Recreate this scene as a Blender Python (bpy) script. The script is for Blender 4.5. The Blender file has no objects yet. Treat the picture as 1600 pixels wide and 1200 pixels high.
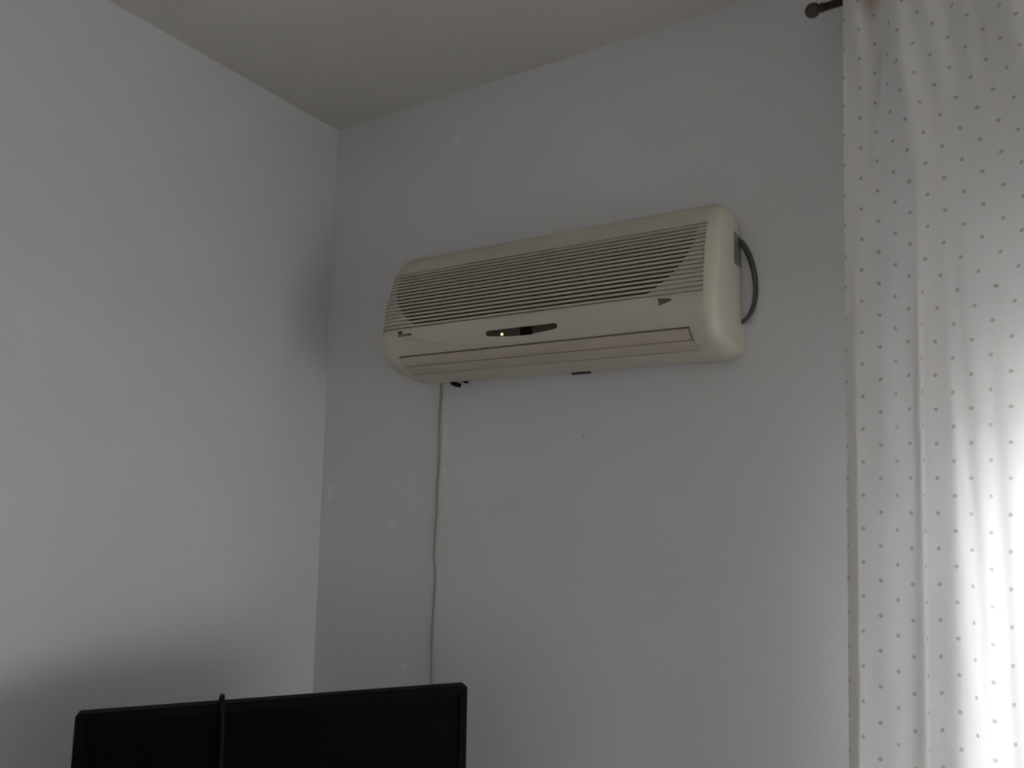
import bpy, bmesh, math, random
from mathutils import Vector, Matrix

scene = bpy.context.scene
COL = scene.collection
random.seed(4)

# ------------------------------------------------------------------ camera
H = 2.70                                   # ceiling height; room corner is x=0,y=0
cam_d = bpy.data.cameras.new('camera')
cam_d.sensor_width = 36.0
cam_d.lens = 27.0
cam_d.clip_start = 0.02
cam = bpy.data.objects.new('camera', cam_d)
COL.objects.link(cam)
yaw, pitch, roll = math.radians(-31.396), math.radians(7.998), math.radians(0.623)
fw = Vector((math.sin(yaw) * math.cos(pitch), math.cos(yaw) * math.cos(pitch), math.sin(pitch)))
r0 = Vector((math.cos(yaw), -math.sin(yaw), 0))
u0 = r0.cross(fw)
ri = math.cos(roll) * r0 + math.sin(roll) * u0
up = -math.sin(roll) * r0 + math.cos(roll) * u0
cam.matrix_world = Matrix(((ri.x, up.x, -fw.x, 1.7217), (ri.y, up.y, -fw.y, -1.7161),
                           (ri.z, up.z, -fw.z, 1.5413), (0, 0, 0, 1)))
scene.camera = cam

# ------------------------------------------------------------------ light
world = bpy.data.worlds.new('overcast_sky')
scene.world = world
world.use_nodes = True
bg = world.node_tree.nodes['Background']
bg.inputs['Color'].default_value = (0.93, 0.96, 1.03, 1)
bg.inputs['Strength'].default_value = 10.0

WX0, WX1, WZ0, WZ1 = 1.775, 3.85, 0.04, 2.10   # glazed balcony opening in wall_back, behind the curtain
SHZ = 1.63                                  # lower end of the half-lowered roller shutter outside
VY0, VY1, VZ0, VZ1 = -1.55, -0.15, 0.35, 1.55   # second window, in wall_right
def portal(w, h, loc, rot):
    pd = bpy.data.lights.new('window_portal', 'AREA')
    pd.shape = 'RECTANGLE'
    pd.size, pd.size_y = w, h
    pd.cycles.is_portal = True
    po = bpy.data.objects.new('window_portal', pd)
    po.location = loc
    po.rotation_euler = rot
    COL.objects.link(po)
portal(WX1 - WX0, SHZ - WZ0, ((WX0 + WX1) / 2, 0.24, (WZ0 + SHZ) / 2), (-math.pi / 2, 0, 0))
portal(VZ1 - VZ0, VY1 - VY0, (4.44, (VY0 + VY1) / 2, (VZ0 + VZ1) / 2), (0, math.pi / 2, 0))

vs = scene.view_settings
vs.view_transform = 'Standard'
vs.look = 'None'
vs.gamma = 1.0
vs.use_curve_mapping = False
vs.exposure = 1.5
scene.cycles.filter_width = 1.9            # the phone picture is soft

# ------------------------------------------------------------------ materials
def new_mat(name):
    m = bpy.data.materials.new(name)
    m.use_nodes = True
    nt = m.node_tree
    return m, nt, nt.nodes['Principled BSDF']

def simple(name, col, rough=0.5, metal=0.0, noise=0.0, nscale=40.0, bump=0.0, spec=0.5, emit=None):
    m, nt, b = new_mat(name)
    b.inputs['Base Color'].default_value = (*col, 1)
    b.inputs['Roughness'].default_value = rough
    b.inputs['Metallic'].default_value = metal
    b.inputs['Specular IOR Level'].default_value = spec
    if emit:
        b.inputs['Emission Color'].default_value = (*emit[0], 1)
        b.inputs['Emission Strength'].default_value = emit[1]
    if noise or bump:
        tc = nt.nodes.new('ShaderNodeTexCoord')
        n = nt.nodes.new('ShaderNodeTexNoise')
        n.inputs['Scale'].default_value = nscale
        n.inputs['Detail'].default_value = 5
        nt.links.new(tc.outputs['Object'], n.inputs['Vector'])
        if noise:
            mx = nt.nodes.new('ShaderNodeMix')
            mx.data_type = 'RGBA'
            mx.inputs['A'].default_value = (*[c * (1 - noise) for c in col], 1)
            mx.inputs['B'].default_value = (*[min(1, c * (1 + noise)) for c in col], 1)
            nt.links.new(n.outputs['Fac'], mx.inputs['Factor'])
            nt.links.new(mx.outputs['Result'], b.inputs['Base Color'])
        if bump:
            bp = nt.nodes.new('ShaderNodeBump')
            bp.inputs['Strength'].default_value = bump
            bp.inputs['Distance'].default_value = 0.002
            nt.links.new(n.outputs['Fac'], bp.inputs['Height'])
            nt.links.new(bp.outputs['Normal'], b.inputs['Normal'])
    return m

def plaster(name, col, spots=()):
    """painted plaster: faint roller mottling, fine relief, and pale patches / dark specks at fixed places"""
    m, nt, b = new_mat(name)
    b.inputs['Roughness'].default_value = 0.75
    b.inputs['Specular IOR Level'].default_value = 0.25
    tc = nt.nodes.new('ShaderNodeTexCoord')
    n = nt.nodes.new('ShaderNodeTexNoise')
    n.inputs['Scale'].default_value = 2.2
    n.inputs['Detail'].default_value = 4
    n2 = nt.nodes.new('ShaderNodeTexNoise')
    n2.inputs['Scale'].default_value = 160
    n2.inputs['Detail'].default_value = 3
    for k in (n, n2):
        nt.links.new(tc.outputs['Object'], k.inputs['Vector'])
    mx = nt.nodes.new('ShaderNodeMix')
    mx.data_type = 'RGBA'
    mx.inputs['A'].default_value = (*[c * 0.97 for c in col], 1)
    mx.inputs['B'].default_value = (*[c * 1.03 for c in col], 1)
    nt.links.new(n.outputs['Fac'], mx.inputs['Factor'])
    last = mx.outputs['Result']
    for (p, rad, squash, gain) in spots:
        mp = nt.nodes.new('ShaderNodeMapping')
        mp.vector_type = 'POINT'
        mp.inputs['Location'].default_value = (-p[0], -p[1], -p[2] * squash)
        mp.inputs['Scale'].default_value = (1, 1, squash)
        nt.links.new(tc.outputs['Object'], mp.inputs['Vector'])
        ln = nt.nodes.new('ShaderNodeVectorMath')
        ln.operation = 'LENGTH'
        nt.links.new(mp.outputs['Vector'], ln.inputs[0])
        mr = nt.nodes.new('ShaderNodeMapRange')
        mr.interpolation_type = 'SMOOTHSTEP'
        mr.inputs['From Min'].default_value = rad * 0.55
        mr.inputs['From Max'].default_value = rad * 1.35
        mr.inputs['To Min'].default_value = 1
        mr.inputs['To Max'].default_value = 0
        nt.links.new(ln.outputs['Value'], mr.inputs['Value'])
        sm = nt.nodes.new('ShaderNodeMix')
        sm.data_type = 'RGBA'
        sm.inputs['B'].default_value = (*[min(1, c * gain) for c in col], 1)
        nt.links.new(mr.outputs['Result'], sm.inputs['Factor'])
        nt.links.new(last, sm.inputs['A'])
        last = sm.outputs['Result']
    nt.links.new(last, b.inputs['Base Color'])
    bp = nt.nodes.new('ShaderNodeBump')
    bp.inputs['Strength'].default_value = 0.12
    bp.inputs['Distance'].default_value = 0.001
    nt.links.new(n2.outputs['Fac'], bp.inputs['Height'])
    nt.links.new(bp.outputs['Normal'], b.inputs['Normal'])
    return m

BACK_SPOTS = [  # (x,y,z), radius, z squash, tint
    ((0.480, 0, 2.554), 0.011, 1.0, 1.12),
    ((0.279, 0, 1.454), 0.011, 1.0, 1.10),
    ((0.336, 0, 1.068), 0.010, 1.0, 1.10),
    ((0.036, 0, 1.533), 0.012, 0.45, 1.10),
    ((0.463, 0, 1.694), 0.009, 0.22, 1.07),
    ((0.459, 0, 1.598), 0.009, 0.55, 1.07),
    ((0.404, 0, 2.384), 0.0035, 1.0, 0.72),
    ((0.884, 0, 1.679), 0.0030, 1.0, 0.55),
]
M_WALL = plaster('plaster_grey_white', (0.70, 0.695, 0.685))
M_WALLB = plaster('plaster_grey_white_spotted', (0.70, 0.695, 0.685), BACK_SPOTS)
M_CEIL = plaster('plaster_ceiling', (0.70, 0.68, 0.64))
M_FLOOR = simple('floor_tile_beige', (0.085, 0.065, 0.05), 0.45, noise=0.12, nscale=6)
M_CREAM = simple('aged_cream_plastic', (0.60, 0.555, 0.455), 0.38, noise=0.02, nscale=25)
M_CREAM2 = simple('aged_cream_plastic_flap', (0.55, 0.49, 0.41), 0.40, noise=0.02, nscale=25)
M_DARKIN = simple('dark_outlet_interior', (0.02, 0.015, 0.01), 0.8)
M_FILTER = simple('dark_filter_mesh', (0.035, 0.027, 0.017), 0.9, noise=0.2, nscale=300)
M_DISPLAY = simple('brown_display_window', (0.045, 0.032, 0.018), 0.3, noise=0.2, nscale=60)
M_BLACK = simple('black_plastic', (0.004, 0.004, 0.004), 0.6, spec=0.15)
M_SCREEN = simple('tv_screen_black', (0.0015, 0.0015, 0.0015), 0.5, spec=0.05)
M_TVFRAME = simple('tv_frame_black', (0.003, 0.003, 0.003), 0.6, spec=0.08)
M_PRINT = simple('dark_print', (0.05, 0.04, 0.03), 0.6)
M_PRINT2 = simple('grey_print', (0.14, 0.12, 0.09), 0.6)
M_STICKER = simple('grey_green_sticker', (0.20, 0.20, 0.16), 0.55, noise=0.1, nscale=120)
M_HOSE = simple('dark_grey_rubber', (0.085, 0.08, 0.072), 0.7)
M_CABLE = simple('beige_cable', (0.30, 0.285, 0.23), 0.5)
M_ROD = simple('dark_bronze_metal', (0.10, 0.09, 0.075), 0.35, metal=0.8, noise=0.15, nscale=50)
M_LED = simple('lit_indicator', (0.9, 0.85, 0.5), 0.3, emit=((1.0, 0.92, 0.5), 0.35))
M_FRAME = simple('white_window_frame', (0.75, 0.75, 0.73), 0.4)
M_GROUND = simple('dusty_ground', (0.52, 0.50, 0.46), 0.9, noise=0.2, nscale=0.5)
M_WOOD = simple('brown_wood', (0.16, 0.09, 0.05), 0.45, noise=0.25, nscale=9)

def glass_mat(name, tint):
    m = bpy.data.materials.new(name)
    m.use_nodes = True
    nt = m.node_tree
    nt.nodes.clear()
    out = nt.nodes.new('ShaderNodeOutputMaterial')
    tr = nt.nodes.new('ShaderNodeBsdfTransparent')
    tr.inputs['Color'].default_value = tint
    gl = nt.nodes.new('ShaderNodeBsdfGlossy')
    gl.inputs['Roughness'].default_value = 0.02
    fr = nt.nodes.new('ShaderNodeFresnel')
    fr.inputs['IOR'].default_value = 1.45
    mx = nt.nodes.new('ShaderNodeMixShader')
    nt.links.new(fr.outputs['Fac'], mx.inputs['Fac'])
    nt.links.new(tr.outputs[0], mx.inputs[1])
    nt.links.new(gl.outputs[0], mx.inputs[2])
    nt.links.new(mx.outputs[0], out.inputs['Surface'])
    return m
M_GLASS = glass_mat('window_glass', (0.94, 0.94, 0.94, 1))
M_TINT = glass_mat('tinted_window_glass', (0.46, 0.46, 0.47, 1))

DOT = 0.0605                                # spacing of the woven dots on the cloth, metres
def curtain_mat(name, base, transl, sheer):
    """thin off-white voile, woven dots in a staggered grid laid out on the cloth's own UV (metres)"""
    m = bpy.data.materials.new(name)
    m.use_nodes = True
    nt = m.node_tree
    nt.nodes.clear()
    L = nt.links.new
    def math_(op, a, b=None, c=None):
        n = nt.nodes.new('ShaderNodeMath')
        n.operation = op
        for i, v in enumerate((a, b, c)):
            if v is None:
                continue
            if isinstance(v, (int, float)):
                n.inputs[i].default_value = v
            else:
                L(v, n.inputs[i])
        return n.outputs[0]
    uv = nt.nodes.new('ShaderNodeUVMap')
    sep = nt.nodes.new('ShaderNodeSeparateXYZ')
    L(uv.outputs['UV'], sep.inputs[0])
    U = math_('DIVIDE', sep.outputs['X'], DOT)
    V = math_('DIVIDE', sep.outputs['Y'], DOT)
    def lattice(off):
        fu = math_('SUBTRACT', math_('FRACT', math_('ADD', U, off)), 0.5)
        fv = math_('SUBTRACT', math_('FRACT', math_('ADD', V, off)), 0.5)
        return math_('SQRT', math_('ADD', math_('MULTIPLY', fu, fu), math_('MULTIPLY', fv, fv)))
    d = math_('MINIMUM', lattice(0.0), lattice(0.5))
    mr = nt.nodes.new('ShaderNodeMapRange')
    mr.interpolation_type = 'SMOOTHSTEP'
    mr.inputs['From Min'].default_value = 0.035
    mr.inputs['From Max'].default_value = 0.080
    mr.inputs['To Min'].default_value = 1
    mr.inputs['To Max'].default_value = 0
    L(d, mr.inputs['Value'])
    dot = mr.outputs['Result']
    # a faded reddish-brown stain near the heading
    su = math_('SUBTRACT', sep.outputs['X'], 0.055)
    sv = math_('MULTIPLY', math_('SUBTRACT', sep.outputs['Y'], 2.535), 0.50)
    sd = math_('SQRT', math_('ADD', math_('MULTIPLY', su, su), math_('MULTIPLY', sv, sv)))
    st = nt.nodes.new('ShaderNodeMapRange')
    st.interpolation_type = 'SMOOTHSTEP'
    st.inputs['From Min'].default_value = 0.010
    st.inputs['From Max'].default_value = 0.042
    st.inputs['To Min'].default_value = 0.9
    st.inputs['To Max'].default_value = 0
    L(sd, st.inputs['Value'])
    c1 = nt.nodes.new('ShaderNodeMix')
    c1.data_type = 'RGBA'
    c1.inputs['A'].default_value = (*base, 1)
    c1.inputs['B'].default_value = (base[0] * 0.72, base[1] * 0.56, base[2] * 0.50, 1)
    L(st.outputs['Result'], c1.inputs['Factor'])
    c2 = nt.nodes.new('ShaderNodeMix')
    c2.data_type = 'RGBA'
    c2.inputs['B'].default_value = (0.46, 0.445, 0.41, 1)
    L(dot, c2.inputs['Factor'])
    L(c1.outputs['Result'], c2.inputs['A'])
    col = c2.outputs['Result']
    wv = nt.nodes.new('ShaderNodeTexNoise')
    wv.inputs['Scale'].default_value = 500
    L(uv.outputs['UV'], wv.inputs['Vector'])
    bp = nt.nodes.new('ShaderNodeBump')
    bp.inputs['Strength'].default_value = 0.08
    bp.inputs['Distance'].default_value = 0.0005
    L(wv.outputs['Fac'], bp.inputs['Height'])
    df = nt.nodes.new('ShaderNodeBsdfDiffuse')
    tl = nt.nodes.new('ShaderNodeBsdfTranslucent')
    tp = nt.nodes.new('ShaderNodeBsdfTransparent')
    c3 = nt.nodes.new('ShaderNodeMix')
    c3.data_type = 'RGBA'
    c3.inputs['Factor'].default_value = 0.45
    L(col, c3.inputs['A'])
    L(c1.outputs['Result'], c3.inputs['B'])
    L(col, df.inputs['Color'])
    L(c3.outputs['Result'], tl.inputs['Color'])
    for k in (df, tl):
        L(bp.outputs['Normal'], k.inputs['Normal'])
    m1 = nt.nodes.new('ShaderNodeMixShader')
    m1.inputs['Fac'].default_value = transl
    L(df.outputs[0], m1.inputs[1])
    L(tl.outputs[0], m1.inputs[2])
    m2 = nt.nodes.new('ShaderNodeMixShader')
    L(math_('MULTIPLY', math_('SUBTRACT', 1.0, dot), sheer), m2.inputs['Fac'])
    L(m1.outputs[0], m2.inputs[1])
    L(tp.outputs[0], m2.inputs[2])
    out = nt.nodes.new('ShaderNodeOutputMaterial')
    L(m2.outputs[0], out.inputs['Surface'])
    return m
M_VOILE = curtain_mat('dotted_voile', (0.86, 0.85, 0.83), 0.43, 0.0)
M_HEM = curtain_mat('dotted_voile_double', (0.84, 0.83, 0.79), 0.33, 0.0)

# ------------------------------------------------------------------ helpers
def obj(name, me, mat=None, parent=None, smooth=False):
    if isinstance(me, bmesh.types.BMesh):
        bm = me
        me = bpy.data.meshes.new(name)
        bm.to_mesh(me)
        bm.free()
    o = bpy.data.objects.new(name, me)
    COL.objects.link(o)
    if mat is not None:
        for mm in (mat if isinstance(mat, (list, tuple)) else [mat]):
            me.materials.append(mm)
    if smooth:
        for p in me.polygons:
            p.use_smooth = True
    if parent is not None:
        o.parent = parent
        o.matrix_parent_inverse = parent.matrix_world.inverted() if parent.type != 'EMPTY' else Matrix.Translation(-parent.location)
    return o

def empty(name, loc):
    o = bpy.data.objects.new(name, None)
    o.location = loc
    o.empty_display_size = 0.05
    COL.objects.link(o)
    return o

def tag(o, label, cat, group=None):
    o['label'] = label
    o['category'] = cat
    if group:
        o['group'] = group
    return o

def structure(o, label=None, cat=None):
    o['kind'] = 'structure'
    if label:
        o['label'] = label
        o['category'] = cat
    return o

def box_bm(boxes, bevel=0.0, seg=2):
    bm = bmesh.new()
    for (a, b) in boxes:
        r = bmesh.ops.create_cube(bm, size=1)
        for v in r['verts']:
            v.co = Vector([(a[i] + b[i]) / 2 + v.co[i] * (b[i] - a[i]) for i in range(3)])
    if bevel:
        bmesh.ops.bevel(bm, geom=bm.edges[:], offset=bevel, segments=seg, affect='EDGES', profile=0.6)
    return bm

def tube_bm(pts, rads, seg=12, bm=None):
    bm = bm or bmesh.new()
    pts = [Vector(p) for p in pts]
    if isinstance(rads, (int, float)):
        rads = [rads] * len(pts)
    rings = []
    prev = None
    for i, p in enumerate(pts):
        t = (pts[min(i + 1, len(pts) - 1)] - pts[max(i - 1, 0)]).normalized()
        if prev is None:
            a = Vector((0, 0, 1)) if abs(t.z) < 0.9 else Vector((1, 0, 0))
            n = t.cross(a).normalized()
        else:
            n = (prev - t * prev.dot(t)).normalized()
        prev = n
        b = t.cross(n)
        rings.append([bm.verts.new(p + rads[i] * (math.cos(2 * math.pi * k / seg) * n + math.sin(2 * math.pi * k / seg) * b))
                      for k in range(seg)])
    for a, b in zip(rings, rings[1:]):
        for k in range(seg):
            bm.faces.new((a[k], a[(k + 1) % seg], b[(k + 1) % seg], b[k]))
    bm.faces.new(rings[0][::-1])
    bm.faces.new(rings[-1])
    bmesh.ops.recalc_face_normals(bm, faces=bm.faces[:])
    return bm

def catmull(ctrl, n):
    out = []
    for i in range(len(ctrl) - 1):
        p0 = ctrl[max(i - 1, 0)]; p1 = ctrl[i]; p2 = ctrl[i + 1]; p3 = ctrl[min(i + 2, len(ctrl) - 1)]
        for k in range(n):
            t = k / n
            out.append(tuple(0.5 * (2 * p1[j] + (p2[j] - p0[j]) * t + (2 * p0[j] - 5 * p1[j] + 4 * p2[j] - p3[j]) * t * t
                                    + (3 * p1[j] - p0[j] - 3 * p2[j] + p3[j]) * t ** 3) for j in range(len(p1))))
    out.append(tuple(ctrl[-1]))
    return out

def smooth01(x):
    x = max(0.0, min(1.0, x))
    return x * x * (3 - 2 * x)

# ------------------------------------------------------------------ the room
RX, RY, T = 4.2, -4.8, 0.2
structure(obj('floor', box_bm([((-T, RY - T, -0.1), (RX + T, T, 0))]), M_FLOOR))
structure(obj('ceiling', box_bm([((-T, RY - T, H), (RX + T, T, H + 0.1))]), M_CEIL))
structure(obj('wall_left', box_bm([((-T, RY - T, 0), (0, T, H))]), M_WALL))
structure(obj('wall_right', box_bm([((RX, RY - T, 0), (RX + T, VY0, H)), ((RX, VY1, 0), (RX + T, T, H)),
                                    ((RX, VY0, 0), (RX + T, VY1, VZ0)), ((RX, VY0, VZ1), (RX + T, VY1, H))]), M_WALL))
structure(obj('wall_front', box_bm([((0, RY - T, 0), (RX, RY, H))]), M_WALL))
structure(obj('wall_back', box_bm([((0, 0, 0), (WX0, T, H)), ((WX1, 0, 0), (RX, T, H)),
                                   ((WX0, 0, 0), (WX1, T, WZ0)), ((WX0, 0, WZ1), (WX1, T, H))]), M_WALLB))

structure(obj('balcony_floor', box_bm([((0.8, T, -0.15), (RX + T, T + 1.3, -0.02))]), M_FLOOR))
structure(obj('ground', box_bm([((-40, -60, -6.2), (60, 60, -6.0))]), M_GROUND))

# window in wall_back, behind the curtain
win = structure(empty('window_1', ((WX0 + WX1) / 2, 0.10, WZ0)))
F = 0.05
for nm, a, b in (('window_frame', (WX0, 0.07, WZ0), (WX1, 0.13, WZ0 + F)), ('window_frame', (WX0, 0.07, WZ1 - F), (WX1, 0.13, WZ1)),
                 ('window_frame', (WX0, 0.07, WZ0 + F), (WX0 + F, 0.13, WZ1 - F)), ('window_frame', (WX1 - F, 0.07, WZ0 + F), (WX1, 0.13, WZ1 - F)),
                 ('mullion', ((WX0 + WX1) / 2 - 0.03, 0.07, WZ0 + F), ((WX0 + WX1) / 2 + 0.03, 0.13, WZ1 - F))):
    obj(nm, box_bm([(a, b)], 0.004), M_FRAME, win)
for a, b in ((WX0 + F, (WX0 + WX1) / 2 - 0.03), ((WX0 + WX1) / 2 + 0.03, WX1 - F)):
    obj('pane', box_bm([((a, 0.098, WZ0 + F), (b, 0.102, WZ1 - F))]), M_GLASS, win)

win2 = structure(empty('window_2', (RX + 0.10, (VY0 + VY1) / 2, VZ0)))
for a, b in (((RX + 0.07, VY0, VZ0), (RX + 0.13, VY1, VZ0 + F)), ((RX + 0.07, VY0, VZ1 - F), (RX + 0.13, VY1, VZ1)),
             ((RX + 0.07, VY0, VZ0 + F), (RX + 0.13, VY0 + F, VZ1 - F)), ((RX + 0.07, VY1 - F, VZ0 + F), (RX + 0.13, VY1, VZ1 - F))):
    obj('window_frame', box_bm([(a, b)], 0.004), M_FRAME, win2)
obj('pane', box_bm([((RX + 0.098, VY0 + F, VZ0 + F), (RX + 0.102, VY1 - F, VZ1 - F))]), M_TINT, win2)
shut = structure(empty('trim_1', ((WX0 + WX1) / 2, 0.18, SHZ)))   # roller shutter, half lowered
ns = 13
for i in range(ns):
    za = SHZ + (WZ1 - SHZ) * i / ns
    obj('shutter_slat', box_bm([((WX0 + 0.002, 0.165, za + 0.001), (WX1 - 0.002, 0.178, za + (WZ1 - SHZ) / ns - 0.001))], 0.003, 1), M_FRAME, shut)

# ------------------------------------------------------------------ air conditioner
XL, XR = 0.388, 1.283                       # ends of the casing
#PROFILE-START
PROF = [(0, 2.150), (0.012, 2.170), (0.04, 2.180), (0.08, 2.180), (0.118, 2.168), (0.148, 2.140), (0.170, 2.105), (0.188, 2.06),
        (0.201, 2.01), (0.209, 1.96), (0.211, 1.925), (0.205, 1.900), (0.193, 1.882), (0.170, 1.862), (0.121, 1.845),
        (0.07, 1.838), (0.03, 1.837), (0.010, 1.842), (0, 1.858)]   # (depth from wall, height), top to bottom
_P = catmull(PROF, 14)
_A = [0.0]
for _i in range(1, len(_P)):
    _A.append(_A[-1] + math.dist(_P[_i], _P[_i - 1]))
ALEN = _A[-1]
def prof(t):
    """point and outward normal of the profile at arc length t (metres from the top back corner)"""
    t = max(0.0, min(ALEN, t))
    lo, hi = 0, len(_A) - 1
    while hi - lo > 1:
        m = (lo + hi) // 2
        if _A[m] <= t: lo = m
        else: hi = m
    k = (t - _A[lo]) / max(1e-9, _A[hi] - _A[lo])
    d = _P[lo][0] + (_P[hi][0] - _P[lo][0]) * k
    z = _P[lo][1] + (_P[hi][1] - _P[lo][1]) * k
    a = _P[max(lo - 2, 0)]; b = _P[min(hi + 2, len(_P) - 1)]
    tx, tz = b[0] - a[0], b[1] - a[1]
    L = math.hypot(tx, tz)
    return d, z, -tz / L, tx / L
RND = 0.034                                  # rounding of the two ends
def endin(x):
    s = min(x - XL, XR - x)
    if s >= RND: return 0.0
    s = max(s, 0.0)
    return RND - math.sqrt(max(0.0, RND * RND - (RND - s) ** 2))
def surf(x, t, off=0.0):
    d, z, nd, nz = prof(t)
    e = endin(x) * 0.8
    dd = d + nd * off - max(0.0, nd) * e
    zz = z + nz * (off - e)
    return (x, -max(0.0, dd), zz)
#PROFILE-END
TG0, TG1 = 0.2055, 0.3755                      # grille, arc range
TL1, TL2, TL3 = 0.4465, 0.483, 0.529          # louver gap lines
GX0, GX1 = XL + 0.004, XR - 0.026
OX0, OX1 = 0.448, 1.222                      # air outlet

def arc_t(x):
    """lower edge of the raised bowed panel below the grille"""
    q = 1 - ((x - 0.79) / 0.37) ** 2
    return TG1 + 0.004 + max(0.0, q) * 0.062

def bowl(x, t):
    if not TG1 <= t < TL1: return 0.0
    return 0.0034 * smooth01((arc_t(x) - t) / 0.006 + 0.5) * smooth01((min(x - 0.43, 1.16 - x)) / 0.05)

xs = []
n_end = 10
for i in range(n_end + 1):
    xs.append(RND * (1 - math.cos(math.pi / 2 * i / n_end)))
cols = [(XL + s, 0) for s in xs] + [(XR - s, 0) for s in xs]
n_mid = 110
for i in range(1, n_mid):
    cols.append((XL + RND + (XR - XL - 2 * RND) * i / n_mid, 0))
cols.sort()
GR, OUT = 1, 2
col_list = []                                # (x, in grille, in outlet)
xv = sorted(set([round(c[0], 6) for c in cols] + [GX0, GX1, OX0, OX1]))
for x in xv:
    g = GX0 < x < GX1
    o_ = OX0 < x < OX1
    if x == GX0: col_list += [(x, False, False), (x, True, False)]
    elif x == GX1: col_list += [(x, True, False), (x, False, False)]
    elif x == OX0: col_list += [(x, g, False), (x, g, True)]
    elif x == OX1: col_list += [(x, g, True), (x, g, False)]
    else: col_list.append((x, g, o_))
row_list = []
tv = sorted(set([round(ALEN * i / 150, 6) for i in range(151)] + [TG0, TG1, TL1, TL3]))
for t in tv:
    if t == TG0: row_list += [(t, 0), (t, GR)]
    elif t == TG1: row_list += [(t, GR), (t, 0)]
    elif t == TL1: row_list += [(t, 0), (t, OUT)]
    elif t == TL3: row_list += [(t, OUT), (t, 0)]
    else: row_list.append((t, GR if TG0 < t < TG1 else OUT if TL1 < t < TL3 else 0))

ac = empty('air_conditioner', ((XL + XR) / 2, 0, 1.837))
tag(ac, 'cream split air conditioner mounted high on the wall beside the curtain', 'air conditioner')
bm = bmesh.new()
grid = []
for (x, cg, co) in col_list:
    line = []
    for (t, f) in row_list:
        off = 0.0
        if f == GR and cg: off = -0.0065
        elif f == OUT and co: off = -0.014
        elif f == 0:
            off = bowl(x, t)
        line.append(bm.verts.new(surf(x, t, off)))
    grid.append(line)
for i in range(len(grid) - 1):
    for j in range(len(row_list) - 1):
        f = bm.faces.new((grid[i][j], grid[i][j + 1], grid[i + 1][j + 1], grid[i + 1][j]))
        if row_list[j][1] == OUT and row_list[j + 1][1] == OUT and col_list[i][2] and col_list[i + 1][2]:
            f.material_index = 1
        f.smooth = True
bmesh.ops.remove_doubles(bm, verts=bm.verts[:], dist=1e-6)
bmesh.ops.dissolve_degenerate(bm, edges=bm.edges[:], dist=1e-7)
bm.verts.ensure_lookup_table()
for xe in (XL, XR):
    bmesh.ops.contextual_create(bm, geom=[e for e in bm.edges if e.is_boundary and all(abs(v.co.x - xe) < 1e-5 for v in e.verts)])
bmesh.ops.recalc_face_normals(bm, faces=bm.faces[:])
casing = obj('casing', bm, [M_CREAM, M_DARKIN], ac)
casing.data.set_sharp_from_angle(angle=math.radians(38))

def strip(x0, x1, t0, t1, off0, off1, nx=60, ntt=3, x_fn=None):
    """a bar or plate that follows the casing's curve between arc t0..t1, from depth off0 to off1"""
    bm = bmesh.new()
    secs = []
    for i in range(nx + 1):
        x = x0 + (x1 - x0) * i / nx
        ring = [bm.verts.new(surf(x, t0 + (t1 - t0) * k / ntt, off1)) for k in range(ntt + 1)]
        ring += [bm.verts.new(surf(x, t0 + (t1 - t0) * k / ntt, off0)) for k in range(ntt, -1, -1)]
        secs.append(ring)
    n = len(secs[0])
    for a, b in zip(secs, secs[1:]):
        for k in range(n):
            bm.faces.new((a[k], a[(k + 1) % n], b[(k + 1) % n], b[k]))
    bm.faces.new(secs[0][::-1])
    bm.faces.new(secs[-1])
    bmesh.ops.recalc_face_normals(bm, faces=bm.faces[:])
    return bm

# dark filter behind the slats: wide at the top, lower corners swept in
bm = bmesh.new()
rows = []
for j in range(25):
    k = j / 24
    t = TG0 + 0.002 + (TG1 - TG0 - 0.010) * k
    lx = 0.424 + 0.085 * k ** 3.0
    rx = 1.236 - 0.105 * k ** 2.6
    rows.append([bm.verts.new(surf(lx + (rx - lx) * i / 40, t, -0.0028)) for i in range(41)])
for a, b in zip(rows, rows[1:]):
    for i in range(40):
        bm.faces.new((a[i], a[i + 1], b[i + 1], b[i]))
bmesh.ops.recalc_face_normals(bm, faces=bm.faces[:])
obj('intake_filter', bm, M_FILTER, ac, smooth=True)

NSLAT = 16
pitch_t = (TG1 - TG0) / (NSLAT + 0.52)
for i in range(NSLAT):
    t0 = TG0 + pitch_t * (0.52 + i)
    obj('slat', strip(GX0, GX1, t0, t0 + pitch_t * 0.48, -0.0064, 0.0, 60, 2), M_CREAM, ac)

obj('louver', strip(OX0 + 0.0004, OX1 - 0.003, TL1 + 0.0045, TL2 - 0.0016, -0.006, -0.0005, 40, 6), M_CREAM2, ac)
obj('louver', strip(OX0 + 0.0004, OX1 - 0.0012, TL2 + 0.0022, TL3 - 0.0030, -0.006, -0.0005, 40, 8), M_CREAM2, ac)

def plate(outline, off0, off1):
    """flat piece on the casing given by its outline in (x, arc t)"""
    bm = bmesh.new()
    a = [bm.verts.new(surf(x, t, off1 + bowl(x, t))) for x, t in outline]
    b = [bm.verts.new(surf(x, t, off0)) for x, t in outline]
    bm.faces.new(a)
    bm.faces.new(b[::-1])
    n = len(a)
    for k in range(n):
        bm.faces.new((a[k], b[k], b[(k + 1) % n], a[(k + 1) % n]))
    bmesh.ops.recalc_face_normals(bm, faces=bm.faces[:])
    return bm

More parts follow.
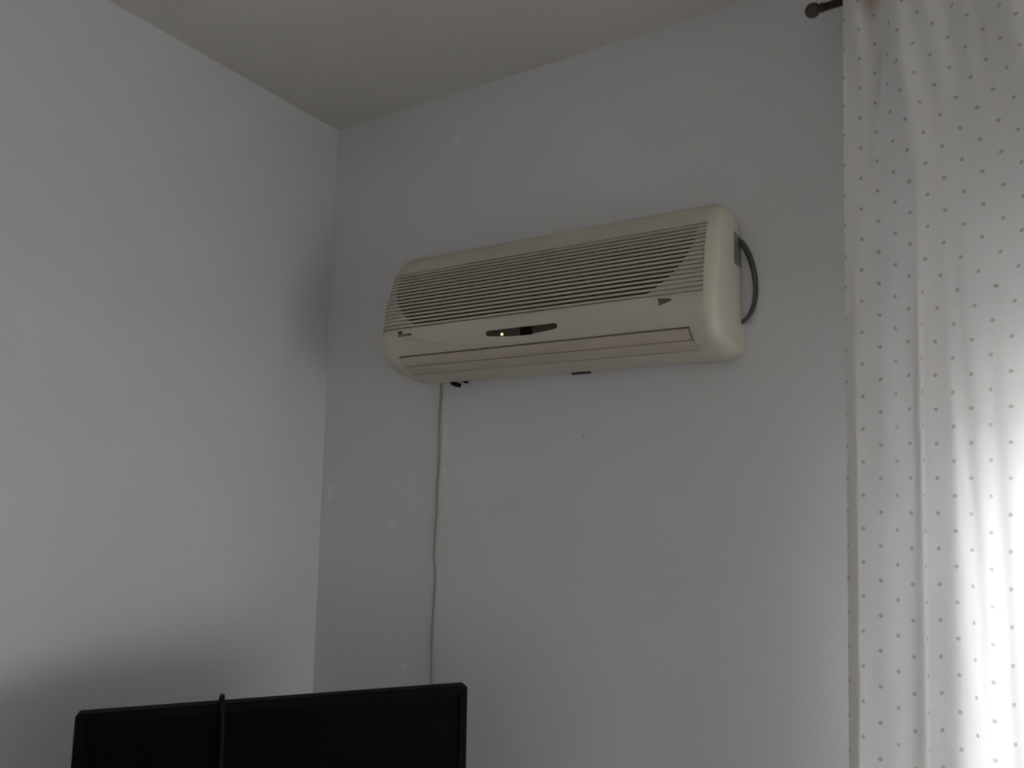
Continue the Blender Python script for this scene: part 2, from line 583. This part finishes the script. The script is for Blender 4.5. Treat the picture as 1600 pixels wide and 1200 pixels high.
def pill(x0, x1, tfun, half, n=8, m=14):
    """rounded slot outline following tfun(x)"""
    pts = []
    for i in range(m + 1):
        x = x0 + (x1 - x0) * i / m
        pts.append((x, tfun(x)[0]))
    for k in range(1, n):
        a = math.pi * k / n
        c = sum(tfun(x1)) / 2; h = (tfun(x1)[1] - tfun(x1)[0]) / 2
        pts.append((x1 + h * math.sin(a), c - h * math.cos(a)))
    for i in range(m, -1, -1):
        x = x0 + (x1 - x0) * i / m
        pts.append((x, tfun(x)[1]))
    for k in range(1, n):
        a = math.pi * k / n
        c = sum(tfun(x0)) / 2; h = (tfun(x0)[1] - tfun(x0)[0]) / 2
        pts.append((x0 - h * math.sin(a), c + h * math.cos(a)))
    return pts

DX0, DX1, DT = 0.736, 0.916, 0.4125
def slot(x):
    k = (x - DX0) / (DX1 - DX0)
    return (DT - 0.0062, DT + 0.0062 + 0.006 * math.sin(math.pi * max(0, min(1, k))))
disp = obj('display_window', plate(pill(DX0, DX1, slot, 0.006), 0.0, 0.0006), M_DISPLAY, ac)
disp['label'] = 'dark brown display slot'
def rect(x0, x1, t0, t1): return [(x0, t0), (x1, t0), (x1, t1), (x0, t1)]
o = obj('infrared_receiver', plate(rect(0.824, 0.857, DT - 0.006, DT + 0.0125), 0.0, 0.0012), M_BLACK, disp)
o = obj('indicator_light', plate([(0.775 + 0.0036 * math.cos(a * math.pi / 6), DT + 0.005 + 0.0032 * math.sin(a * math.pi / 6)) for a in range(12)], 0.0, 0.0016), M_LED, disp)
o['label'] = 'small glowing yellowish indicator light'

# maker's mark at the left (small square with a line of tiny lettering) and the wedge emblem at the right
BX, BT = 0.460, 0.381
mark = obj('brand_mark', plate(rect(BX, BX + 0.0135, BT, BT + 0.0070), 0.0, 0.0010), M_PRINT, ac)
mark['label'] = 'small dark square mark with a line of tiny lettering'
x = BX
for k, w in enumerate((0.0038, 0.0042, 0.0022, 0.0044, 0.0042, 0.0044, 0.0022, 0.0036, 0.0042)):
    obj('letter', plate(rect(x, x + w, BT + 0.0082, BT + 0.0140), 0.0, 0.0008), M_PRINT2, mark)
    x += w + 0.0012
ET, EX = 0.379, 1.161
o = obj('wedge_emblem', plate([(EX, ET), (EX + 0.028, ET + 0.004), (EX + 0.029, ET + 0.008), (EX + 0.003, ET + 0.016)], 0.0, 0.0015), M_PRINT2, ac)
o['label'] = 'dark wedge shaped emblem'

# label stuck on the right side panel, next to the wall
bm = bmesh.new()
side_x = XR + 0.0004
pts = [(-0.0540, 2.1235), (-0.004, 2.122), (-0.004, 2.052), (-0.046, 2.0470), (-0.062, 2.0480)]
a = [bm.verts.new((side_x, y, z)) for y, z in pts]
b = [bm.verts.new((side_x - 0.001, y, z)) for y, z in pts]
bm.faces.new(a); bm.faces.new(b[::-1])
for k in range(len(a)):
    bm.faces.new((a[k], b[k], b[(k + 1) % len(a)], a[(k + 1) % len(a)]))
bmesh.ops.recalc_face_normals(bm, faces=bm.faces[:])
o = obj('side_label', bm, M_STICKER, ac)
o['label'] = 'grey green label on the side panel'

# hose bowing out between the casing and the wall
hp = catmull([(1.262, -0.020, 2.118), (1.284, -0.016, 2.110), (1.300, -0.012, 2.085), (1.312, -0.010, 2.040), (1.315, -0.009, 1.995),
              (1.308, -0.009, 1.955), (1.292, -0.010, 1.930), (1.268, -0.012, 1.915)], 6)
o = obj('hose', tube_bm(hp, [0.0075 - 0.003 * i / (len(hp) - 1) for i in range(len(hp))], 12), M_HOSE, ac, smooth=True)
o['label'] = 'dark hose bowing out beside the wall'

# drain stub and clips under the casing
o = obj('drain_stub', tube_bm([(0.494, -0.020, 1.842), (0.498, -0.021, 1.835), (0.512, -0.022, 1.829), (0.522, -0.022, 1.827)], [0.007, 0.0075, 0.0065, 0.006], 10), M_BLACK, ac, smooth=True)
obj('drain_clip', tube_bm([(0.530, -0.020, 1.841), (0.537, -0.020, 1.835), (0.546, -0.020, 1.834)], 0.003, 8), M_BLACK, ac, smooth=True)
o = obj('plate_shade_strip', box_bm([((0.855, -0.012, 1.8352), (0.905, 0.0, 1.850))], 0.001, 1), M_PRINT, ac)  # sliver of backplate, coloured dark to deepen the shade below the casing
o['label'] = 'dark mounting plate edge that deepens the shade under the casing'

# ------------------------------------------------------------------ power cable below it
cp = catmull([(0.448, -0.012, 1.842), (0.447, -0.006, 1.815), (0.442, -0.004, 1.766), (0.442, -0.004, 1.695), (0.442, -0.004, 1.624), (0.439, -0.004, 1.554),
              (0.439, -0.004, 1.485), (0.435, -0.004, 1.399), (0.4355, -0.004, 1.356), (0.440, -0.004, 1.314), (0.437, -0.004, 1.23), (0.435, -0.004, 1.146),
              (0.438, -0.004, 1.032), (0.440, -0.004, 0.80), (0.440, -0.006, 0.62)], 5)
tag(obj('power_cable', tube_bm(cp, 0.0028, 8), M_CABLE, smooth=True),
    'thin beige cable running down the wall from the air conditioner to the television', 'cable')

# ------------------------------------------------------------------ television in the corner
TVZ = 1.145
A0 = Vector((0.333, -0.902)); B0 = Vector((0.787, -0.347))
tdir = (B0 - A0); TVW = tdir.length; tdir.normalize()
tnor = Vector((tdir.y, -tdir.x))              # towards the room
mid = (A0 + B0) / 2
TVH = 0.43
CABZ = 0.66
tvm = Matrix(((tdir.x, -tnor.x, 0, mid.x), (tdir.y, -tnor.y, 0, mid.y), (0, 0, 1, 0), (0, 0, 0, 1)))  # local x along screen, y to the back
tv = empty('television', (mid.x, mid.y, CABZ))
tag(tv, 'black flat television standing in the corner below the air conditioner', 'television')
def tvpart(name, bm, mat, parent=tv, smooth=False):
    bmesh.ops.transform(bm, matrix=tvm, verts=bm.verts[:])
    return obj(name, bm, mat, parent, smooth)
w, zb, bz = TVW / 2, TVZ - TVH, 0.016
def rounded_rect(x0, x1, z0, z1, r, y, n=5):
    out = []
    for cx_, cz_, a0 in ((x1 - r, z1 - r, 0), (x0 + r, z1 - r, 90), (x0 + r, z0 + r, 180), (x1 - r, z0 + r, 270)):
        for k in range(n + 1):
            a = math.radians(a0 + 90 * k / n)
            out.append((cx_ + r * math.cos(a), y, cz_ + r * math.sin(a)))
    return out
bm = bmesh.new()                               # bezel: a rounded ring
ring = [rounded_rect(-w, w, zb, TVZ, 0.006, 0.030), rounded_rect(-w, w, zb, TVZ, 0.006, 0.002),
        rounded_rect(-w + 0.002, w - 0.002, zb + 0.002, TVZ - 0.002, 0.005, 0.0),
        rounded_rect(-w + bz, w - bz, zb + bz, TVZ - bz, 0.002, 0.0), rounded_rect(-w + bz, w - bz, zb + bz, TVZ - bz, 0.002, 0.012)]
rv = [[bm.verts.new(p) for p in r] for r in ring]
for a, b in zip(rv, rv[1:]):
    for k in range(len(a)):
        bm.faces.new((a[k], a[(k + 1) % len(a)], b[(k + 1) % len(a)], b[k]))
bm.faces.new(rv[0])
bmesh.ops.recalc_face_normals(bm, faces=bm.faces[:])
tvpart('bezel', bm, M_TVFRAME)
tvpart('screen', box_bm([((-w + bz, 0.004, zb + bz), (w - bz, 0.011, TVZ - bz))]), M_SCREEN)
bm = bmesh.new()                               # back housing: bulged and smaller
rr = [rounded_rect(-w + 0.012, w - 0.012, zb + 0.012, TVZ - 0.012, 0.01, 0.030), rounded_rect(-w + 0.07, w - 0.07, zb + 0.05, TVZ - 0.09, 0.03, 0.058),
      rounded_rect(-w + 0.12, w - 0.12, zb + 0.07, TVZ - 0.13, 0.03, 0.064)]
rv = [[bm.verts.new(p) for p in r] for r in rr]
for a, b in zip(rv, rv[1:]):
    for k in range(len(a)):
        bm.faces.new((a[k], a[(k + 1) % len(a)], b[(k + 1) % len(a)], b[k]))
bm.faces.new(rv[0][::-1]); bm.faces.new(rv[-1])
bmesh.ops.recalc_face_normals(bm, faces=bm.faces[:])
tvpart('back_housing', bm, M_TVFRAME)
tvpart('stand_neck', box_bm([((-0.05, 0.022, CABZ + 0.014), (0.05, 0.05, zb + 0.06))], 0.004), M_TVFRAME)
tvpart('stand_base', box_bm([((-0.2, -0.07, CABZ), (0.2, 0.13, CABZ + 0.016))], 0.006), M_TVFRAME)

# black cable looped over the top edge of the television
kx = -0.117
bm = tube_bm(catmull([(kx + 0.007, -0.006, CABZ + 0.022), (kx + 0.006, -0.0055, 0.90), (kx + 0.004, -0.0055, 1.08), (kx + 0.001, -0.0055, TVZ - 0.004),
                      (kx, -0.002, TVZ + 0.0065), (kx, 0.010, TVZ + 0.0095), (kx, 0.026, TVZ + 0.0065), (kx - 0.001, 0.0365, TVZ - 0.006),
                      (kx - 0.002, 0.045, TVZ - 0.05), (kx - 0.003, 0.072, 1.02), (kx - 0.003, 0.078, 0.80)], 5), 0.0052, 10)
bmesh.ops.transform(bm, matrix=tvm, verts=bm.verts[:])
tag(obj('looped_cable', bm, M_BLACK, smooth=True), 'black cable looped over the top edge of the television', 'cable')

# low cabinet carrying the television (below the frame)
cab = empty('media_cabinet', (mid.x, mid.y, 0))
tag(cab, 'brown wooden corner cabinet under the television', 'cabinet')
def cabpart(name, boxes, mat, parent, bev=0.004):
    bm = box_bm(boxes, bev)
    bmesh.ops.transform(bm, matrix=tvm, verts=bm.verts[:])
    return obj(name, bm, mat, parent)
cabpart('body', [((-0.38, -0.18, 0.04), (0.38, 0.16, CABZ - 0.022))], M_WOOD, cab)
cabpart('top', [((-0.40, -0.21, CABZ - 0.022), (0.40, 0.17, CABZ))], M_WOOD, cab)
cabpart('plinth', [((-0.36, -0.15, 0), (0.36, 0.15, 0.04))], M_WOOD, cab)
for s in (-1, 1):
    d = cabpart('door', [((min(s * 0.004, s * 0.37), -0.198, 0.06), (max(s * 0.004, s * 0.37), -0.18, CABZ - 0.035))], M_WOOD, cab)
    cabpart('knob', [((s * 0.04 - 0.01, -0.215, 0.34), (s * 0.04 + 0.01, -0.198, 0.36))], M_ROD, d)

# ------------------------------------------------------------------ curtain rod
RODY, RODZ = -0.130, 2.5445
rod = empty('curtain_rod', (1.480, 0, RODZ))
tag(rod, 'dark metal curtain rod with a ball finial above the dotted curtain', 'curtain rod')
obj('pole', tube_bm([(1.499, RODY, RODZ), (3.30, RODY, RODZ)], 0.0085, 16), M_ROD, rod, smooth=True)
def lathe_x(prof_pts, seg=20):
    bm = bmesh.new()
    rings = []
    for (x, r) in prof_pts:
        rings.append([bm.verts.new((x, RODY + r * math.cos(2 * math.pi * k / seg), RODZ + r * math.sin(2 * math.pi * k / seg))) for k in range(seg)])
    for a, b in zip(rings, rings[1:]):
        for k in range(seg):
            bm.faces.new((a[k], a[(k + 1) % seg], b[(k + 1) % seg], b[k]))
    bm.faces.new(rings[0]); bm.faces.new(rings[-1])
    bmesh.ops.recalc_face_normals(bm, faces=bm.faces[:])
    return bm
ball = [(1.480 - 0.0155 * math.cos(math.pi * k / 14), max(0.001, 0.0155 * math.sin(math.pi * k / 14))) for k in range(13)]
fin = ball + [(1.4945, 0.0078), (1.4965, 0.0100), (1.4995, 0.0100), (1.502, 0.0090)]
obj('finial', lathe_x(fin), M_ROD, rod, smooth=True)
for bx in (1.56, 3.24):
    obj('bracket', box_bm([((bx, RODY + 0.006, RODZ - 0.006), (bx + 0.012, -0.004, RODZ + 0.006)), ((bx - 0.012, -0.006, RODZ - 0.03), (bx + 0.024, 0, RODZ + 0.03))]), M_ROD, rod)

# ------------------------------------------------------------------ curtain
CL = 0.78                                      # hanging width of the panel
ZT, ZBOT = 2.590, 0.05
def xleft(z):
    return 1.5415 - 0.0400 * (2.4942 - z)
def fold_y(q, z):
    """cloth depth at distance q from the left edge: soft pleats, one sharp overlap, gathered more tightly at the top"""
    h = (ZT - z) / (ZT - ZBOT)
    top = smooth01((z - 2.0) / 0.5)
    y = -0.170
    amp = 0.010 + 0.010 * h
    ph = 0.9 * math.sin(2.2 * z)
    y += amp * (0.75 * math.sin(2 * math.pi * q / 0.172 + 1.0 + ph) + 0.45 * math.sin(2 * math.pi * q / 0.093 + 2.3 + 1.6 * top))
    y += 0.006 * top * math.sin(2 * math.pi * (q + 0.10 * (z - 2.3)) / 0.060)
    k = smooth01((2.12 - z) / 0.35)
    for c, a_ in ((0.127, 0.020), (0.36, 0.022), (0.55, 0.02)):
        ramp = smooth01((q - (c - 0.075)) / 0.075)
        drop = smooth01((q - c) / 0.006)
        y -= a_ * k * ramp * (1 - drop)
    # slanted pleats
    for c, sl, a_, zm in ((0.195, 0.035, 0.012, 1.6), (0.085, -0.12, -0.012, 2.5), (0.245, 0.02, 0.010, 1.2)):
        qq = q - (c + sl * (zm - z))
        y -= a_ * math.exp(-(qq / 0.013) ** 2) * math.exp(-((z - zm) / 0.55) ** 2)
    return min(y, -0.1445)
NQ, NZ = 340, 150
cur = empty('curtain', (xleft(ZBOT) + CL / 2, -0.17, ZBOT))
tag(cur, 'sheer white dotted curtain hanging over the window at the right', 'curtain')
def curtain_panel(q0, q1, dy, nq, name, mat):
    bm = bmesh.new()
    uvl = bm.loops.layers.uv.new('UVMap')
    g, uvs = [], {}
    for j in range(NZ + 1):
        z = ZT + (ZBOT - ZT) * j / NZ
        u = q0
        row, prev = [], None
        for i in range(nq + 1):
            q = q0 + (q1 - q0) * i / nq
            p = Vector((xleft(z) + q, fold_y(q, z) + dy, z))
            if prev is not None:
                u += math.hypot(p.x - prev.x, p.y - prev.y)
            prev = p
            v = bm.verts.new(p)
            uvs[v] = (u * 1.0, z)
            row.append(v)
        g.append(row)
    for a, b in zip(g, g[1:]):
        for i in range(nq):
            f = bm.faces.new((a[i], b[i], b[i + 1], a[i + 1]))
            f.smooth = True
            for l in f.loops:
                l[uvl].uv = uvs[l.vert]
    return obj(name, bm, mat, cur)
curtain_panel(0, CL, 0, NQ, 'cloth', M_VOILE)
hem = curtain_panel(0.0005, 0.022, 0.003, 12, 'side_hem', M_HEM)
# pocket behind the pole: the folded-over heading
bm = bmesh.new()
n = 60
rows = []
for j, (yy, zz) in enumerate(((-0.1435, ZT), (-0.130, ZT + 0.004), (-0.118, ZT - 0.004), (-0.1155, RODZ), (-0.118, RODZ - 0.014), (-0.1435, RODZ - 0.022))):
    rows.append([bm.verts.new((xleft(ZT) + 0.004 + (CL - 0.004) * i / n, yy, zz)) for i in range(n + 1)])
uvl = bm.loops.layers.uv.new('UVMap')
for a, b in zip(rows, rows[1:]):
    for i in range(n):
        f = bm.faces.new((a[i], a[i + 1], b[i + 1], b[i])); f.smooth = True
        for l in f.loops: l[uvl].uv = (l.vert.co.x, l.vert.co.z)
obj('rod_pocket', bm, M_HEM, cur)
